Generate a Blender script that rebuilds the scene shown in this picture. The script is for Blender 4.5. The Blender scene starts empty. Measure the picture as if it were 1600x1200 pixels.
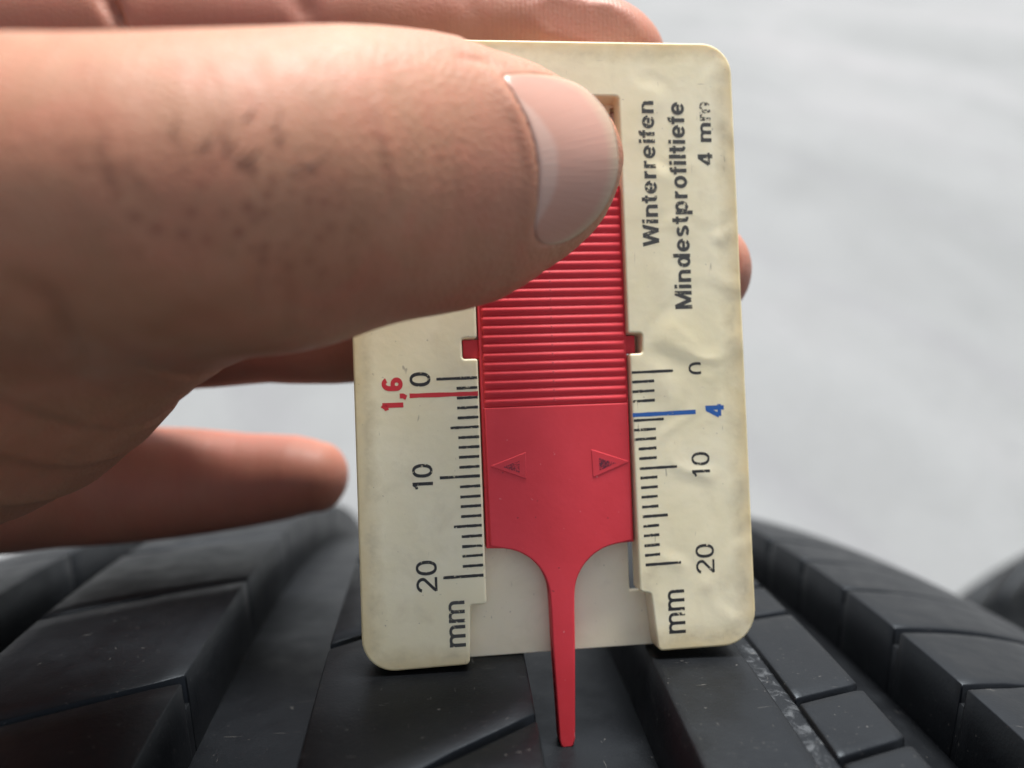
import bpy, bmesh, math, random
import numpy as np
from mathutils import Matrix, Vector
random.seed(4); np.random.seed(4)
S = bpy.context.scene
COL = S.collection
MM = 0.001
F = 1240.0          # focal length in photo pixels (1600 wide)

# ---------------------------------------------------------------- frames
PITCH = math.radians(32)          # the phone looks down by this much
CARD_R = np.array([[0.9928933, -0.03671735, 0.11320214], [0.03331413, 0.99893857, 0.03181032], [-0.11424998, -0.02781302, 0.99306263]])
CARD_T = np.array([5.1438, -19.0779, -81.1963])
R0 = 350.0                         # tread pattern is laid out on a 350 mm radius, then built at TS of that size
TS = 0.93
AX = np.array([0.996371, 0.01588517, -0.08362115])       # tyre axle seen from the phone
TC = np.array([0.0, -375.322, -148.8797])
W0 = -12.134
KP = 1.93765664 * 12
up0 = np.array([0, math.cos(PITCH), math.sin(PITCH)])
UP = up0 - up0 @ AX * AX; UP /= np.linalg.norm(UP)
YW = np.cross(UP, AX)
M3 = np.array([AX, YW, UP])
ZOFF = TS * (R0 - UP @ TC)
def world(p):                      # phone frame (mm) -> world (m)
    p = np.asarray(p, float)
    return (p @ M3.T + np.array([0, 0, ZOFF])) * MM
CAMW = Matrix([list(M3[0]) + [0], list(M3[1]) + [0], list(M3[2]) + [ZOFF * MM], [0, 0, 0, 1]])
def px(x, y, d):                   # photo pixel + depth (mm) -> phone frame
    return np.array([(x - 800) / F * d, -(y - 600) / F * d, -d])

# ---------------------------------------------------------------- camera
cam_d = bpy.data.cameras.new('camera'); cam = bpy.data.objects.new('camera', cam_d); COL.objects.link(cam)
cam.matrix_world = CAMW
cam_d.sensor_width = 36; cam_d.lens = 36 * F / 1600
cam_d.clip_start = 0.005; cam_d.clip_end = 200
cam_d.dof.use_dof = True; cam_d.dof.focus_distance = 0.078; cam_d.dof.aperture_fstop = 13.0
S.camera = cam

# ---------------------------------------------------------------- light
SUN_DIR_CAM = np.array([0.14, 0.97, 0.07])              # towards the sun
sd = SUN_DIR_CAM @ M3.T; sd = sd / np.linalg.norm(sd)
sun_el = math.asin(sd[2]); sun_az = math.atan2(sd[0], sd[1])
W = bpy.data.worlds.new('World'); S.world = W; W.use_nodes = True
nt = W.node_tree; bg = nt.nodes['Background']
sky = nt.nodes.new('ShaderNodeTexSky'); sky.sky_type = 'NISHITA'; sky.sun_disc = False
sky.sun_elevation = sun_el; sky.sun_rotation = sun_az
sky.air_density = 1.0; sky.dust_density = 3.0; sky.ozone_density = 1.0
hs = nt.nodes.new('ShaderNodeHueSaturation'); hs.inputs['Saturation'].default_value = .36      # a milky, hazy sky
nt.links.new(sky.outputs[0], hs.inputs['Color']); nt.links.new(hs.outputs[0], bg.inputs[0]); bg.inputs[1].default_value = 0.05
sl = bpy.data.lights.new('sun', 'SUN'); sl.energy = 2.0; sl.angle = math.radians(18); sl.color = (1, 0.965, 0.92)
so = bpy.data.objects.new('sun', sl); COL.objects.link(so)
so.rotation_euler = Vector(-sd).to_track_quat('-Z', 'Y').to_euler()
S.view_settings.view_transform = 'Standard'; S.view_settings.look = 'None'
S.view_settings.exposure = 1.92; S.view_settings.gamma = 1

# ---------------------------------------------------------------- helpers
def link(o, parent=None):
    COL.objects.link(o)
    if parent: o.parent = parent
    return o
def tag(o, label=None, cat=None, group=None, kind=None):
    for k, v in (('label', label), ('category', cat), ('group', group), ('kind', kind)):
        if v: o[k] = v
    return o
def mesh_np(name, v, f, mat=None, smooth=True, parent=None):
    me = bpy.data.meshes.new(name)
    me.from_pydata([tuple(map(float, q)) for q in v], [], [tuple(int(i) for i in q) for q in f])
    if smooth: me.polygons.foreach_set('use_smooth', [True] * len(me.polygons))
    me.update()
    o = bpy.data.objects.new(name, me)
    if mat: me.materials.append(mat)
    return link(o, parent)
class Nodes:
    def __init__(s, name):
        s.m = bpy.data.materials.new(name); s.m.use_nodes = True; s.t = s.m.node_tree
        s.b = s.t.nodes['Principled BSDF']
    def n(s, typ, **kw):
        o = s.t.nodes.new('ShaderNode' + typ)
        for k, v in kw.items():
            if k in o.inputs: o.inputs[k].default_value = v
            else: setattr(o, k, v)
        return o
    def l(s, a, b): s.t.links.new(a, b)
    def coord(s, which='Object', scale=(1, 1, 1), rot=(0, 0, 0)):
        c = s.n('TexCoord'); m = s.n('Mapping'); m.inputs['Scale'].default_value = scale; m.inputs['Rotation'].default_value = rot
        s.l(c.outputs[which], m.inputs[0]); return m.outputs[0]
    def noise(s, vec, scale, detail=4, rough=.55, dist=0):
        o = s.n('TexNoise'); o.inputs['Scale'].default_value = scale; o.inputs['Detail'].default_value = detail
        o.inputs['Roughness'].default_value = rough; o.inputs['Distortion'].default_value = dist
        s.l(vec, o.inputs['Vector']); return o.outputs['Fac']
    def ramp(s, fac, stops, interp='LINEAR'):
        r = s.n('ValToRGB'); r.color_ramp.interpolation = interp
        e = r.color_ramp.elements
        while len(e) < len(stops): e.new(0.5)
        for i, (p, c) in enumerate(stops):
            e[i].position = p; e[i].color = (c, c, c, 1) if isinstance(c, (int, float)) else tuple(c) + (1,)
        s.l(fac, r.inputs[0]); return r.outputs[0]
    def mix(s, fac, a, b, mode='MIX'):
        m = s.n('MixRGB', blend_type=mode)
        for i, v in ((0, fac), (1, a), (2, b)):
            if isinstance(v, (int, float)): m.inputs[i].default_value = v if i == 0 else (v, v, v, 1)
            elif isinstance(v, tuple): m.inputs[i].default_value = v + (1,)
            else: s.l(v, m.inputs[i])
        return m.outputs[0]
    def math(s, op, a, b=0.0, clamp=False):
        m = s.n('Math', operation=op); m.use_clamp = clamp
        for i, v in ((0, a), (1, b)):
            if isinstance(v, (int, float)): m.inputs[i].default_value = v
            else: s.l(v, m.inputs[i])
        return m.outputs[0]
    def bump(s, h, strength, dist, prev=None):
        b = s.n('Bump'); b.inputs['Strength'].default_value = strength; b.inputs['Distance'].default_value = dist
        s.l(h, b.inputs['Height'])
        if prev is not None: s.l(prev, b.inputs['Normal'])
        return b.outputs[0]
    def attr(s, name):
        a = s.n('Attribute'); a.attribute_name = name; return a

# ---------------------------------------------------------------- materials
def mat_concrete():
    k = Nodes('concrete'); c = k.coord('Object', (1, .55, 1), (0, 0, .25))
    a = k.noise(c, 1.1, 4, .5, .4); b = k.noise(c, 6, 3, .5, .5); d = k.noise(c, 60, 4)
    col = k.ramp(a, [(.32, (.163, .173, .176)), (.5, (.188, .198, .202)), (.68, (.212, .217, .223))])
    col = k.mix(.5, col, k.ramp(b, [(.34, .80), (.62, 1.0)]), 'MULTIPLY')
    st = k.n('TexWave', wave_type='BANDS', bands_direction='DIAGONAL'); k.l(c, st.inputs['Vector'])
    st.inputs['Scale'].default_value = .8; st.inputs['Distortion'].default_value = 6; st.inputs['Detail'].default_value = 2; st.inputs['Detail Scale'].default_value = .7
    col = k.mix(k.ramp(st.outputs['Fac'], [(.0, .22), (.06, 0.0)]), col, (.14, .14, .155))
    sp = k.ramp(k.noise(c, 22, 3, .5), [(.66, 0.0), (.74, .5)])
    col = k.mix(sp, col, (.10, .11, .115))
    col = k.mix(.35, col, k.ramp(d, [(.3, .70), (.7, 1.0)]), 'MULTIPLY')
    k.l(col, k.b.inputs['Base Color']); k.b.inputs['Roughness'].default_value = .85
    k.l(k.bump(d, .3, .002), k.b.inputs['Normal'])
    return k.m
def mat_rubber(dusty=0.0):
    k = Nodes('rubber' if not dusty else 'dusty_rubber'); c = k.coord('Object', (1000, 1000, 1000))
    a = k.noise(c, .09, 4, .6); fine = k.noise(c, 3.0, 3, .6)
    col = k.ramp(a, [(.3, (.0022, .0025, .0032)), (.7, (.0042, .0046, .0056))])
    sp = k.ramp(k.noise(c, 1.9, 2, .5), [(.70, 0.0), (.76, 1.0)])
    area = k.ramp(k.noise(c, .12, 3), [(.42, 0.0), (.62, 1.0)])
    sp = k.math('MULTIPLY', sp, area)
    # thin fibres: stretched, warped noise
    c2 = k.coord('Object', (300, 2200, 2200), (.3, .2, .9)); c3 = k.coord('Object', (2400, 500, 500), (.1, .8, .3))
    f1 = k.ramp(k.noise(c2, .9, 2, .5, 1.2), [(.735, 0.0), (.76, 1.0)]); f2 = k.ramp(k.noise(c3, .8, 2, .5, 1.2), [(.74, 0.0), (.765, 1.0)])
    m = k.math('MAXIMUM', k.math('MULTIPLY', sp, .5), k.math('MULTIPLY', k.math('MAXIMUM', f1, f2), .38), True)
    col = k.mix(m, col, (.13, .125, .115))
    if dusty:
        g = k.ramp(k.noise(c, .8, 4, .7, .8), [(.50, 0.0), (.66, dusty)])
        col = k.mix(g, col, (.20, .215, .23))
    k.l(col, k.b.inputs['Base Color'])
    k.l(k.ramp(k.noise(c, .3, 4), [(.3, .36), (.7, .50)]), k.b.inputs['Roughness'])
    k.b.inputs['Specular IOR Level'].default_value = .25
    k.b.inputs['Specular Tint'].default_value = (.76, .88, 1.0, 1)
    n = k.bump(fine, .22, .0001); n = k.bump(k.noise(c, .25, 3), .15, .0003, n)
    k.l(n, k.b.inputs['Normal'])
    return k.m
def mat_plastic(aged=True):
    k = Nodes('yellowed_plastic' if aged else 'inner_plastic'); c = k.coord('Object', (1000, 1000, 1000))
    a = k.noise(c, .07, 3, .6, .4); b = k.noise(c, .35, 5, .65, .5)
    col = k.ramp(a, [(.3, (.81, .725, .48)), (.7, (.87, .80, .59))] if aged else [(.3, (.82, .735, .53)), (.7, (.87, .79, .61))])
    # grime smudges
    g = k.math('MULTIPLY', k.ramp(k.noise(c, .16, 4, .65, .8), [(.52, 0.0), (.72, 1.0)]), k.ramp(b, [(.4, .2), (.7, 1.0)]))
    col = k.mix(k.math('MULTIPLY', g, .42), col, (.50, .42, .28))
    # yellowing and dirt along the outer edge (distance to the rounded border)
    tc = k.n('TexCoord'); sx = k.n('SeparateXYZ'); k.l(tc.outputs['Object'], sx.inputs[0])
    ax = k.math('ABSOLUTE', sx.outputs[0]); ay = k.math('ABSOLUTE', k.math('SUBTRACT', sx.outputs[1], .023))
    ed = k.math('MINIMUM', k.math('SUBTRACT', .0204, ax), k.math('SUBTRACT', .0319, ay))
    en = k.math('ADD', ed, k.math('MULTIPLY', k.math('SUBTRACT', b, .5), .0022))
    e1 = k.ramp(k.math('MULTIPLY', en, 400.0), [(.0, 1.0), (.55, .35), (1.0, 0.0)])
    col = k.mix(k.math('MULTIPLY', e1, .75 if aged else .1), col, (.60, .47, .24))
    e2 = k.ramp(k.math('MULTIPLY', en, 300.0), [(.15, 0.0), (.35, 1.0), (.75, 0.0)])
    e2 = k.math('MULTIPLY', e2, k.ramp(k.noise(c, .22, 4, .7), [(.42, 0.0), (.62, 1.0)]))
    col = k.mix(k.math('MULTIPLY', e2, .34 if aged else .1), col, (.34, .28, .17))
    # small specks and scratches
    sp = k.ramp(k.noise(c, 2.2, 2, .5), [(.735, 0.0), (.77, 1.0)])
    c2 = k.coord('Object', (1700, 240, 1000), (0, 0, .25)); sc = k.ramp(k.noise(c2, .9, 2, .5, .8), [(.73, 0.0), (.77, 1.0)])
    c3 = k.coord('Object', (260, 1500, 1000), (0, 0, .35)); s3 = k.ramp(k.noise(c3, .9, 2, .5, .8), [(.75, 0.0), (.79, 1.0)])
    col = k.mix(k.math('MULTIPLY', k.math('MAXIMUM', sp, k.math('MAXIMUM', sc, s3)), .6), col, (.25, .22, .17))
    k.l(col, k.b.inputs['Base Color'])
    k.l(k.ramp(b, [(.3, .36), (.7, .55)]), k.b.inputs['Roughness'])
    k.b.inputs['Subsurface Weight'].default_value = .25; k.b.inputs['Subsurface Scale'].default_value = .0012
    k.b.inputs['Subsurface Radius'].default_value = (1, .8, .5)
    # wrinkled film on the right-hand side
    wr = k.n('TexNoise'); wr.noise_type = 'RIDGED_MULTIFRACTAL'; wr.inputs['Scale'].default_value = .16; wr.inputs['Detail'].default_value = 2; wr.inputs['Distortion'].default_value = .9
    k.l(c, wr.inputs['Vector'])
    msk = k.ramp(k.math('MULTIPLY', sx.outputs[0], 50.0), [(.42, .12), (.6, 1.0)])
    n = k.bump(k.math('MULTIPLY', wr.outputs['Fac'], msk), .6, .0004)
    n = k.bump(k.noise(c, 1.2, 3), .08, .0002, n)
    k.l(n, k.b.inputs['Normal'])
    return k.m
def mat_red():
    k = Nodes('red_plastic'); c = k.coord('Object', (1000, 1000, 1000))
    a = k.noise(c, .12, 4, .6); col = k.ramp(a, [(.3, (.63, .030, .044)), (.7, (.73, .046, .064))])
    sp = k.ramp(k.noise(c, 1.5, 2, .5), [(.745, 0.0), (.77, .8)])
    col = k.mix(sp, col, (.12, .01, .015))
    lt = k.ramp(k.noise(k.coord('Object', (1100, 1100, 1100), (.4, .1, .2)), 1.6, 2), [(.73, 0.0), (.77, .5)])
    col = k.mix(lt, col, (.75, .35, .35))
    k.l(col, k.b.inputs['Base Color']); k.b.inputs['Roughness'].default_value = .6
    k.b.inputs['Subsurface Weight'].default_value = .2; k.b.inputs['Subsurface Scale'].default_value = .0008
    k.l(k.bump(k.noise(c, 2.5, 3), .12, .0001), k.b.inputs['Normal'])
    return k.m
def mat_ink(name, rgb, wear=.5, grain=3.6):
    k = Nodes(name); c = k.coord('Object', (1000, 1000, 1000))
    k.b.inputs['Base Color'].default_value = rgb + (1,); k.b.inputs['Roughness'].default_value = .5
    a = k.noise(c, .5, 3, .6); b = k.noise(c, grain, 3, .6)
    v = k.math('ADD', k.math('MULTIPLY', a, .42), k.math('MULTIPLY', b, .58))
    al = k.ramp(v, [(wear - .03, 0.0), (wear + .03, 1.0)])
    k.l(al, k.b.inputs['Alpha'])
    return k.m
def mat_skin():
    k = Nodes('skin'); c = k.coord('Object', (1000, 1000, 1000))
    a = k.noise(c, .06, 4, .6, .3); b = k.noise(c, .5, 4, .65); d = k.noise(c, 1.6, 3, .6)
    col = k.ramp(a, [(.3, (.325, .150, .085)), (.55, (.40, .196, .118)), (.75, (.45, .235, .155))])
    col = k.mix(.5, col, k.ramp(b, [(.3, (.84, .78, .72)), (.7, (1, 1, 1))]), 'MULTIPLY')
    mt = k.ramp(k.noise(k.coord('Object', (1000, 1000, 1000), (.7, .1, .4)), .19, 4, .65, .6), [(.42, 0.0), (.66, .36)])
    col = k.mix(mt, col, (.46, .150, .095))
    at = k.attr('tone'); sep = k.n('SeparateColor'); k.l(at.outputs['Color'], sep.inputs[0])
    # r: pores on the knuckle, g: redness, b: ridges of the finger pads
    vo = k.n('TexVoronoi'); vo.inputs['Scale'].default_value = .85; k.l(k.coord('Object', (1000, 1000, 1000), (.2, .5, .3)), vo.inputs['Vector'])
    vo.inputs['Randomness'].default_value = 1
    pm = k.math('MULTIPLY', k.ramp(vo.outputs['Distance'], [(.18, 1.0), (.48, 0.0)]), sep.outputs[0])
    pm = k.math('MULTIPLY', pm, k.ramp(k.noise(c, .35, 2), [(.3, .45), (.5, 1.0)]))
    col = k.mix(k.math('MULTIPLY', pm, .62), col, (.20, .068, .038))
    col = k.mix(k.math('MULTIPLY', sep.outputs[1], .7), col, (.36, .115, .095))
    k.l(col, k.b.inputs['Base Color'])
    k.l(k.ramp(b, [(.3, .50), (.7, .64)]), k.b.inputs['Roughness'])
    k.b.inputs['Subsurface Weight'].default_value = .35; k.b.inputs['Subsurface Scale'].default_value = .0022
    k.b.inputs['Subsurface Radius'].default_value = (1, .35, .2)
    k.b.inputs['Specular IOR Level'].default_value = .4
    # fine skin cells + cross wrinkles + pad ridges
    vc = k.n('TexVoronoi'); vc.feature = 'DISTANCE_TO_EDGE'; vc.inputs['Scale'].default_value = 1.3
    k.l(k.coord('Object', (1000, 1300, 1000)), vc.inputs['Vector'])
    thm = k.math('SUBTRACT', 1.0, k.math('MULTIPLY', sep.outputs[1], 1.5), True)
    n = k.bump(k.math('MULTIPLY', k.ramp(vc.outputs['Distance'], [(0.0, 0.0), (.25, 1.0)]), k.math('ADD', k.math('MULTIPLY', thm, .95), .05)), .22, .00016)
    n = k.bump(d, .12, .0002, n)
    cs = k.coord('Object', (900, 160, 160)); n = k.bump(k.noise(cs, .55, 4, .6, .5), .17, .0005, n)
    wv = k.n('TexWave', wave_type='BANDS', bands_direction='X'); wv.inputs['Scale'].default_value = .62; wv.inputs['Distortion'].default_value = 1.6
    wv.inputs['Detail'].default_value = 1; wv.inputs['Detail Scale'].default_value = .15; k.l(c, wv.inputs['Vector'])
    n = k.bump(k.math('MULTIPLY', wv.outputs['Fac'], sep.outputs[2]), .14, .00015, n)
    k.l(n, k.b.inputs['Normal'])
    return k.m
def mat_nail():
    k = Nodes('nail'); uv = k.n('UVMap'); sx = k.n('SeparateXYZ'); k.l(uv.outputs[0], sx.inputs[0])
    c = k.coord('Object', (1000, 1000, 1000))
    nz = k.math('MULTIPLY', k.math('SUBTRACT', k.noise(c, .4, 3), .5), .06)
    u = k.math('ADD', sx.outputs[0], nz); v = sx.outputs[1]
    # lunula: crescent, widest in the middle
    vv = k.math('SUBTRACT', v, .52); lw = k.math('SUBTRACT', .27, k.math('MULTIPLY', k.math('MULTIPLY', vv, vv), 1.15))
    lu = k.ramp(k.math('ADD', k.math('SUBTRACT', lw, u), .5), [(.47, 0.0), (.54, 1.0)])
    col = k.mix(lu, (.46, .245, .185), (.50, .32, .26))
    fe = k.ramp(u, [(.84, 0.0), (.97, .8)])
    col = k.mix(fe, col, (.46, .35, .24))
    di = k.ramp(u, [(.975, 0.0), (1.0, .7)]); col = k.mix(di, col, (.16, .11, .08))
    k.l(col, k.b.inputs['Base Color']); k.b.inputs['Roughness'].default_value = .36
    k.b.inputs['Subsurface Weight'].default_value = .25; k.b.inputs['Subsurface Scale'].default_value = .001
    k.b.inputs['Subsurface Radius'].default_value = (1, .4, .3)
    wv = k.noise(k.coord('UV', (1.2, 34, 1)), 1.5, 2)
    k.l(k.bump(wv, .12, .0003), k.b.inputs['Normal'])
    return k.m
def mat_plain(name, rgb, rough=.6):
    k = Nodes(name); c = k.coord('Object', (1000, 1000, 1000))
    k.l(k.ramp(k.noise(c, .8, 3), [(.3, tuple(x * .75 for x in rgb)), (.7, rgb)]), k.b.inputs['Base Color']); k.b.inputs['Roughness'].default_value = rough
    return k.m

M_CON = mat_concrete(); M_RUB = mat_rubber(); M_DUST = mat_rubber(.24); M_PLA = mat_plastic(); M_PL2 = mat_plastic(False); M_RED = mat_red()
M_BLK = mat_ink('black_ink', (.02, .02, .02), .40); M_BLKW = mat_ink('worn_black_ink', (.05, .05, .045), .41)
M_TICK = mat_ink('scale_ink', (.02, .02, .02), .40)
M_REDI = mat_ink('red_ink', (.60, .025, .035), .33); M_BLU = mat_ink('blue_ink', (.015, .10, .36), .38)
M_SMUD = mat_ink('ink_smudge', (.09, .012, .03), .50, 9.0)
M_SKIN = mat_skin(); M_NAIL = mat_nail(); M_HAIR = mat_plain('hair', (.05, .03, .02)); M_CLOTH = mat_plain('shading_sleeve_cloth', (.03, .035, .05), .9)

# ---------------------------------------------------------------- ground
g = mesh_np('ground', [(-60, -60, 0), (60, -60, 0), (60, 60, 0), (-60, 60, 0)], [(0, 1, 2, 3)], M_CON, False)
tag(g, 'pale grey blurred concrete ground', kind='structure')

# ---------------------------------------------------------------- tyre
PHI0 = math.atan2(-(UP @ np.cross(AX, (lambda e: e / np.linalg.norm(e))(np.array([0, 1, 0]) - AX[1] * AX))), UP @ (lambda e: e / np.linalg.norm(e))(np.array([0, 1, 0]) - AX[1] * AX))
PHI0 = -PHI0                         # add to s/R0 to measure from world up
DEPTH = 9.1
def rprof(w): return R0 - KP * (np.abs(w) / 110.0) ** 4
def tpt(w, s, h=0.0):                # tyre-local metres; h above the tread surface
    ph = s / R0 + PHI0; r = rprof(w) + h
    return np.array([(w) * np.ones_like(ph), r * np.sin(ph), R0 + r * np.cos(ph)]).T * MM * TS
tyre_loc = world(TS * (TC + W0 * AX)); tyre_loc[2] = 0
tyre = link(bpy.data.objects.new('tyre', None)); tyre.location = tyre_loc; tyre.empty_display_size = .05
tag(tyre, 'black car tyre standing on the concrete, the gauge pin pressed into its tread groove', 'tyre', 'tyres standing side by side')

def block(name, wl, wr, slo, shi, mat=M_RUB, h=0.0, depth=DEPTH, taper=.5, nw=8, ns=8, bev=.22, parent=None, only=False, notch=None):
    """a tread block between w = wl..wr and the curves slo(w)..shi(w)"""
    nw = max(nw, int((wr - wl) / 3))
    a = np.concatenate([[0, bev / (wr - wl)], np.linspace(0, 1, nw + 1)[1:-1], [1 - bev / (wr - wl), 1]]); a.sort()
    V = []; idx = {}
    L0 = shi((wl + wr) / 2) - slo((wl + wr) / 2)
    b = np.concatenate([[0, bev / L0], np.linspace(0, 1, ns + 1)[1:-1], [1 - bev / L0, 1]]); b.sort()
    NA, NB = len(a), len(b)
    A, B = np.meshgrid(a, b, indexing='ij')
    Wg = wl + (wr - wl) * A; lo = np.vectorize(slo)(Wg); hi = np.vectorize(shi)(Wg); Sg = lo + (hi - lo) * B
    H = np.full(Wg.shape, h); H[0, :] -= bev * .6; H[-1, :] -= bev * .6; H[:, 0] -= bev * .6; H[:, -1] -= bev * .6
    H[0, 0] -= .2; H[-1, 0] -= .2; H[0, -1] -= .2; H[-1, -1] -= .2
    top = tpt(Wg.ravel(), Sg.ravel(), H.ravel())
    fc = []
    for i in range(NA - 1):
        for j in range(NB - 1):
            q = i * NB + j; fc.append((q, q + NB, q + NB + 1, q + 1))
    ring = [(i, 0) for i in range(NA)] + [(NA - 1, j) for j in range(1, NB)] + [(i, NB - 1) for i in range(NA - 2, -1, -1)] + [(0, j) for j in range(NB - 2, 0, -1)]
    low = []
    for (i, j) in ring:
        ww = Wg[i, j] + (-taper if i == 0 else taper if i == NA - 1 else 0)
        low.append(tpt(np.array([ww]), np.array([Sg[i, j]]), np.array([-depth]))[0])
    n0 = len(top); V = list(top) + low; n = len(ring)
    for t in range(n):
        i, j = ring[t]; i2, j2 = ring[(t + 1) % n]
        fc.append((i * NB + j, n0 + t, n0 + (t + 1) % n, i2 * NB + j2))
    if only: return V, fc
    o = mesh_np(name, V, fc, mat, True, parent or tyre)
    return o
stuffV, stuffF = [], []
def add_stuff(V, fc):
    k0 = len(stuffV); stuffV.extend(V); stuffF.extend([tuple(i + k0 for i in q) for q in fc])
SLO, SHI = -112, 40                  # stretch of tread the photograph shows
CIRC = 2 * math.pi * R0
def rib_row(wl, wr, cuts, pitch, slope, gapf, cutd=3.2, **kw):
    """cuts: sipe positions (s at w = wr); beyond the visible stretch continue with the pitch"""
    cuts = sorted(cuts); wide = wr - wl
    if wide > 4 and cutd < 8: block('rib_base', wl - .5 * cutd / DEPTH + .03, wr + .5 * cutd / DEPTH - .03, lambda w: -CIRC / 2, lambda w: CIRC / 2, h=-cutd, depth=DEPTH, taper=.5 - .5 * cutd / DEPTH, nw=max(3, int(wide / 4)), ns=260, bev=.02)
    def curve(c, side):
        return lambda w: c + slope(w) + side * gapf(w, c) / 2
    for c0, c1 in zip(cuts[:-1], cuts[1:]):
        block('tread_block', wl, wr, curve(c0, 1), curve(c1, -1), **kw)
    n = max(1, round((CIRC - (cuts[-1] - cuts[0])) / pitch)); p = (CIRC - (cuts[-1] - cuts[0])) / n
    kk = dict(kw); kk.update(nw=2, ns=2)
    for i in range(n):
        c0 = cuts[-1] + i * p
        add_stuff(*block('x', wl, wr, curve(c0, 1), curve(c0 + p, -1), only=True, **kk))
# left shoulder (w < -57)
rib_row(-118, -57.2, [x + 4 for x in np.arange(-122, 44, 27.0)], 27, lambda w: (w + 57) * -.10, lambda w, c: .5 if w > -100 else 3.0)
# rib B
def gB(w, c):
    full = int(round(abs(c + 61.6) / 27)) % 4 == 0
    return (1.0 if w < -23.6 else 1.4) if full else (.7 if w < -31.5 else .03)
rib_row(-46.0, -22.6, [-61.6 - 54, -61.6 - 27, -61.6, -34.3, -7.6, 19.4, 46.4], 27, lambda w: (w + 22.6) * .40, gB)
# rib D (centre)
rib_row(-8.1, 14.0, [-130, -100.6, -71.5, -42.5, -13.5, 15.5, 44.5], 29, lambda w: (w - 14) * .62 if w > 3 else -6.8 + (w - 3) * .60, lambda w, c: 1.15 if (w > 4.5 or w < -4.6) else .55)
# rib F / G (right of the pin)
rib_row(28.0, 38.7, [-150, -110, -60 + 18, 60], 55, lambda w: 0, lambda w, c: .03, ns=22, cutd=9)
rib_row(38.7, 41.0, [-150, -110, -42, 60], 55, lambda w: 0, lambda w, c: .03, h=-.45, mat=M_DUST, ns=22)
rib_row(41.0, 49.2, [-111, -102.5, -85.2, -76.8, -67.7, -50.1, -41.2, -24, -15, 2.6, 11.4, 29], 13.2, lambda w: (w - 49.2) * .34, lambda w, c: .8 if w < 48.2 else 1.2)
# right shoulder
def gI(w, c):
    i = int(round((c + 53.5) / 13.2)) % 3
    if i == 0: return 1.25 if w < 96 else .5
    if i == 1: return .6 if w < 70 else .18
    return .8 if w < 69 else (.15 if w < 76 else .7)
rib_row(61.8, 124, [-53.5 + 13.2 * i for i in range(-5, 8)], 13.2, lambda w: (w - 61.8) * .25 if w < 90 else 7.05 + (w - 90) * .05, gI, cutd=2.2, nw=20)
so_ = mesh_np('tread_block', stuffV, stuffF, M_RUB, True, tyre); so_['kind'] = 'stuff'
# carcass with groove floors, sidewalls and beads: one lathe
prof = []
for w in np.linspace(-119, 125, 90): prof.append((w, rprof(w) - DEPTH + .05))
prof += [(128, 300), (131, 280), (128, 250), (118, 225), (104, 212), (98, 208), (92, 212), (100, 232), (110, 260), (112, 290), (104, 318)]
prof += [(-98, 318), (-106, 290), (-104, 260), (-94, 232), (-86, 212), (-92, 208), (-98, 212), (-112, 225), (-122, 250), (-125, 280), (-122, 300)]
NS = 720; V = []; Fc = []
pr = np.array(prof); NP = len(pr)
ph = np.arange(NS) / NS * 2 * np.pi
X = np.repeat(pr[None, :, 0], NS, 0); Y = pr[None, :, 1] * np.sin(ph)[:, None]; Z = R0 + pr[None, :, 1] * np.cos(ph)[:, None]
V = np.stack([X, Y, Z], -1).reshape(-1, 3) * MM * TS
for i in range(NS):
    for j in range(NP):
        Fc.append((i * NP + j, i * NP + (j + 1) % NP, ((i + 1) % NS) * NP + (j + 1) % NP, ((i + 1) % NS) * NP + j))
mesh_np('carcass', V, Fc, M_RUB, True, tyre)
# neighbour
tyre2 = tyre.copy(); COL.objects.link(tyre2)
for ch in list(tyre.children):
    c2 = ch.copy(); COL.objects.link(c2); c2.parent = tyre2
tyre2.location = tyre.location + Vector((.320, .0, 0)); tyre2.scale = (.99, .99, .99); tyre2.location[1] += .012
tyre2['label'] = 'second black tyre cut by the right edge, behind the shoulder of the first'

# ---------------------------------------------------------------- gauge
gauge = link(bpy.data.objects.new('tread_depth_gauge', None)); gauge.empty_display_size = .01
mr = M3 @ CARD_R
gl = world(CARD_T)
gauge.matrix_world = Matrix([list(mr[0]) + [gl[0]], list(mr[1]) + [gl[1]], list(mr[2]) + [gl[2]], [0, 0, 0, 1]])
tag(gauge, 'yellowed plastic tread depth gauge with ribbed red slider, held upright on the tyre', 'depth gauge')
def rounded(pts):
    out = []
    n = len(pts)
    for i in range(n):
        x, y, r = pts[i]; p = np.array([x, y]); a = np.array(pts[i - 1][:2]) - p; b = np.array(pts[(i + 1) % n][:2]) - p
        la, lb = np.linalg.norm(a), np.linalg.norm(b)
        if r <= 0: out.append((x, y)); continue
        a /= la; b /= lb; th = math.acos(max(-1, min(1, a @ b))); d = min(r / math.tan(th / 2), la * .49, lb * .49)
        r2 = d * math.tan(th / 2); c = p + (a + b) / np.linalg.norm(a + b) * (r2 / math.sin(th / 2))
        p0 = p + a * d; p1 = p + b * d; a0 = math.atan2(*(p0 - c)[::-1]); a1 = math.atan2(*(p1 - c)[::-1])
        da = (a1 - a0 + math.pi) % (2 * math.pi) - math.pi; k = max(3, int(abs(da) / .16))
        for t in range(k + 1): out.append((c[0] + r2 * math.cos(a0 + da * t / k), c[1] + r2 * math.sin(a0 + da * t / k)))
    return out
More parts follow.
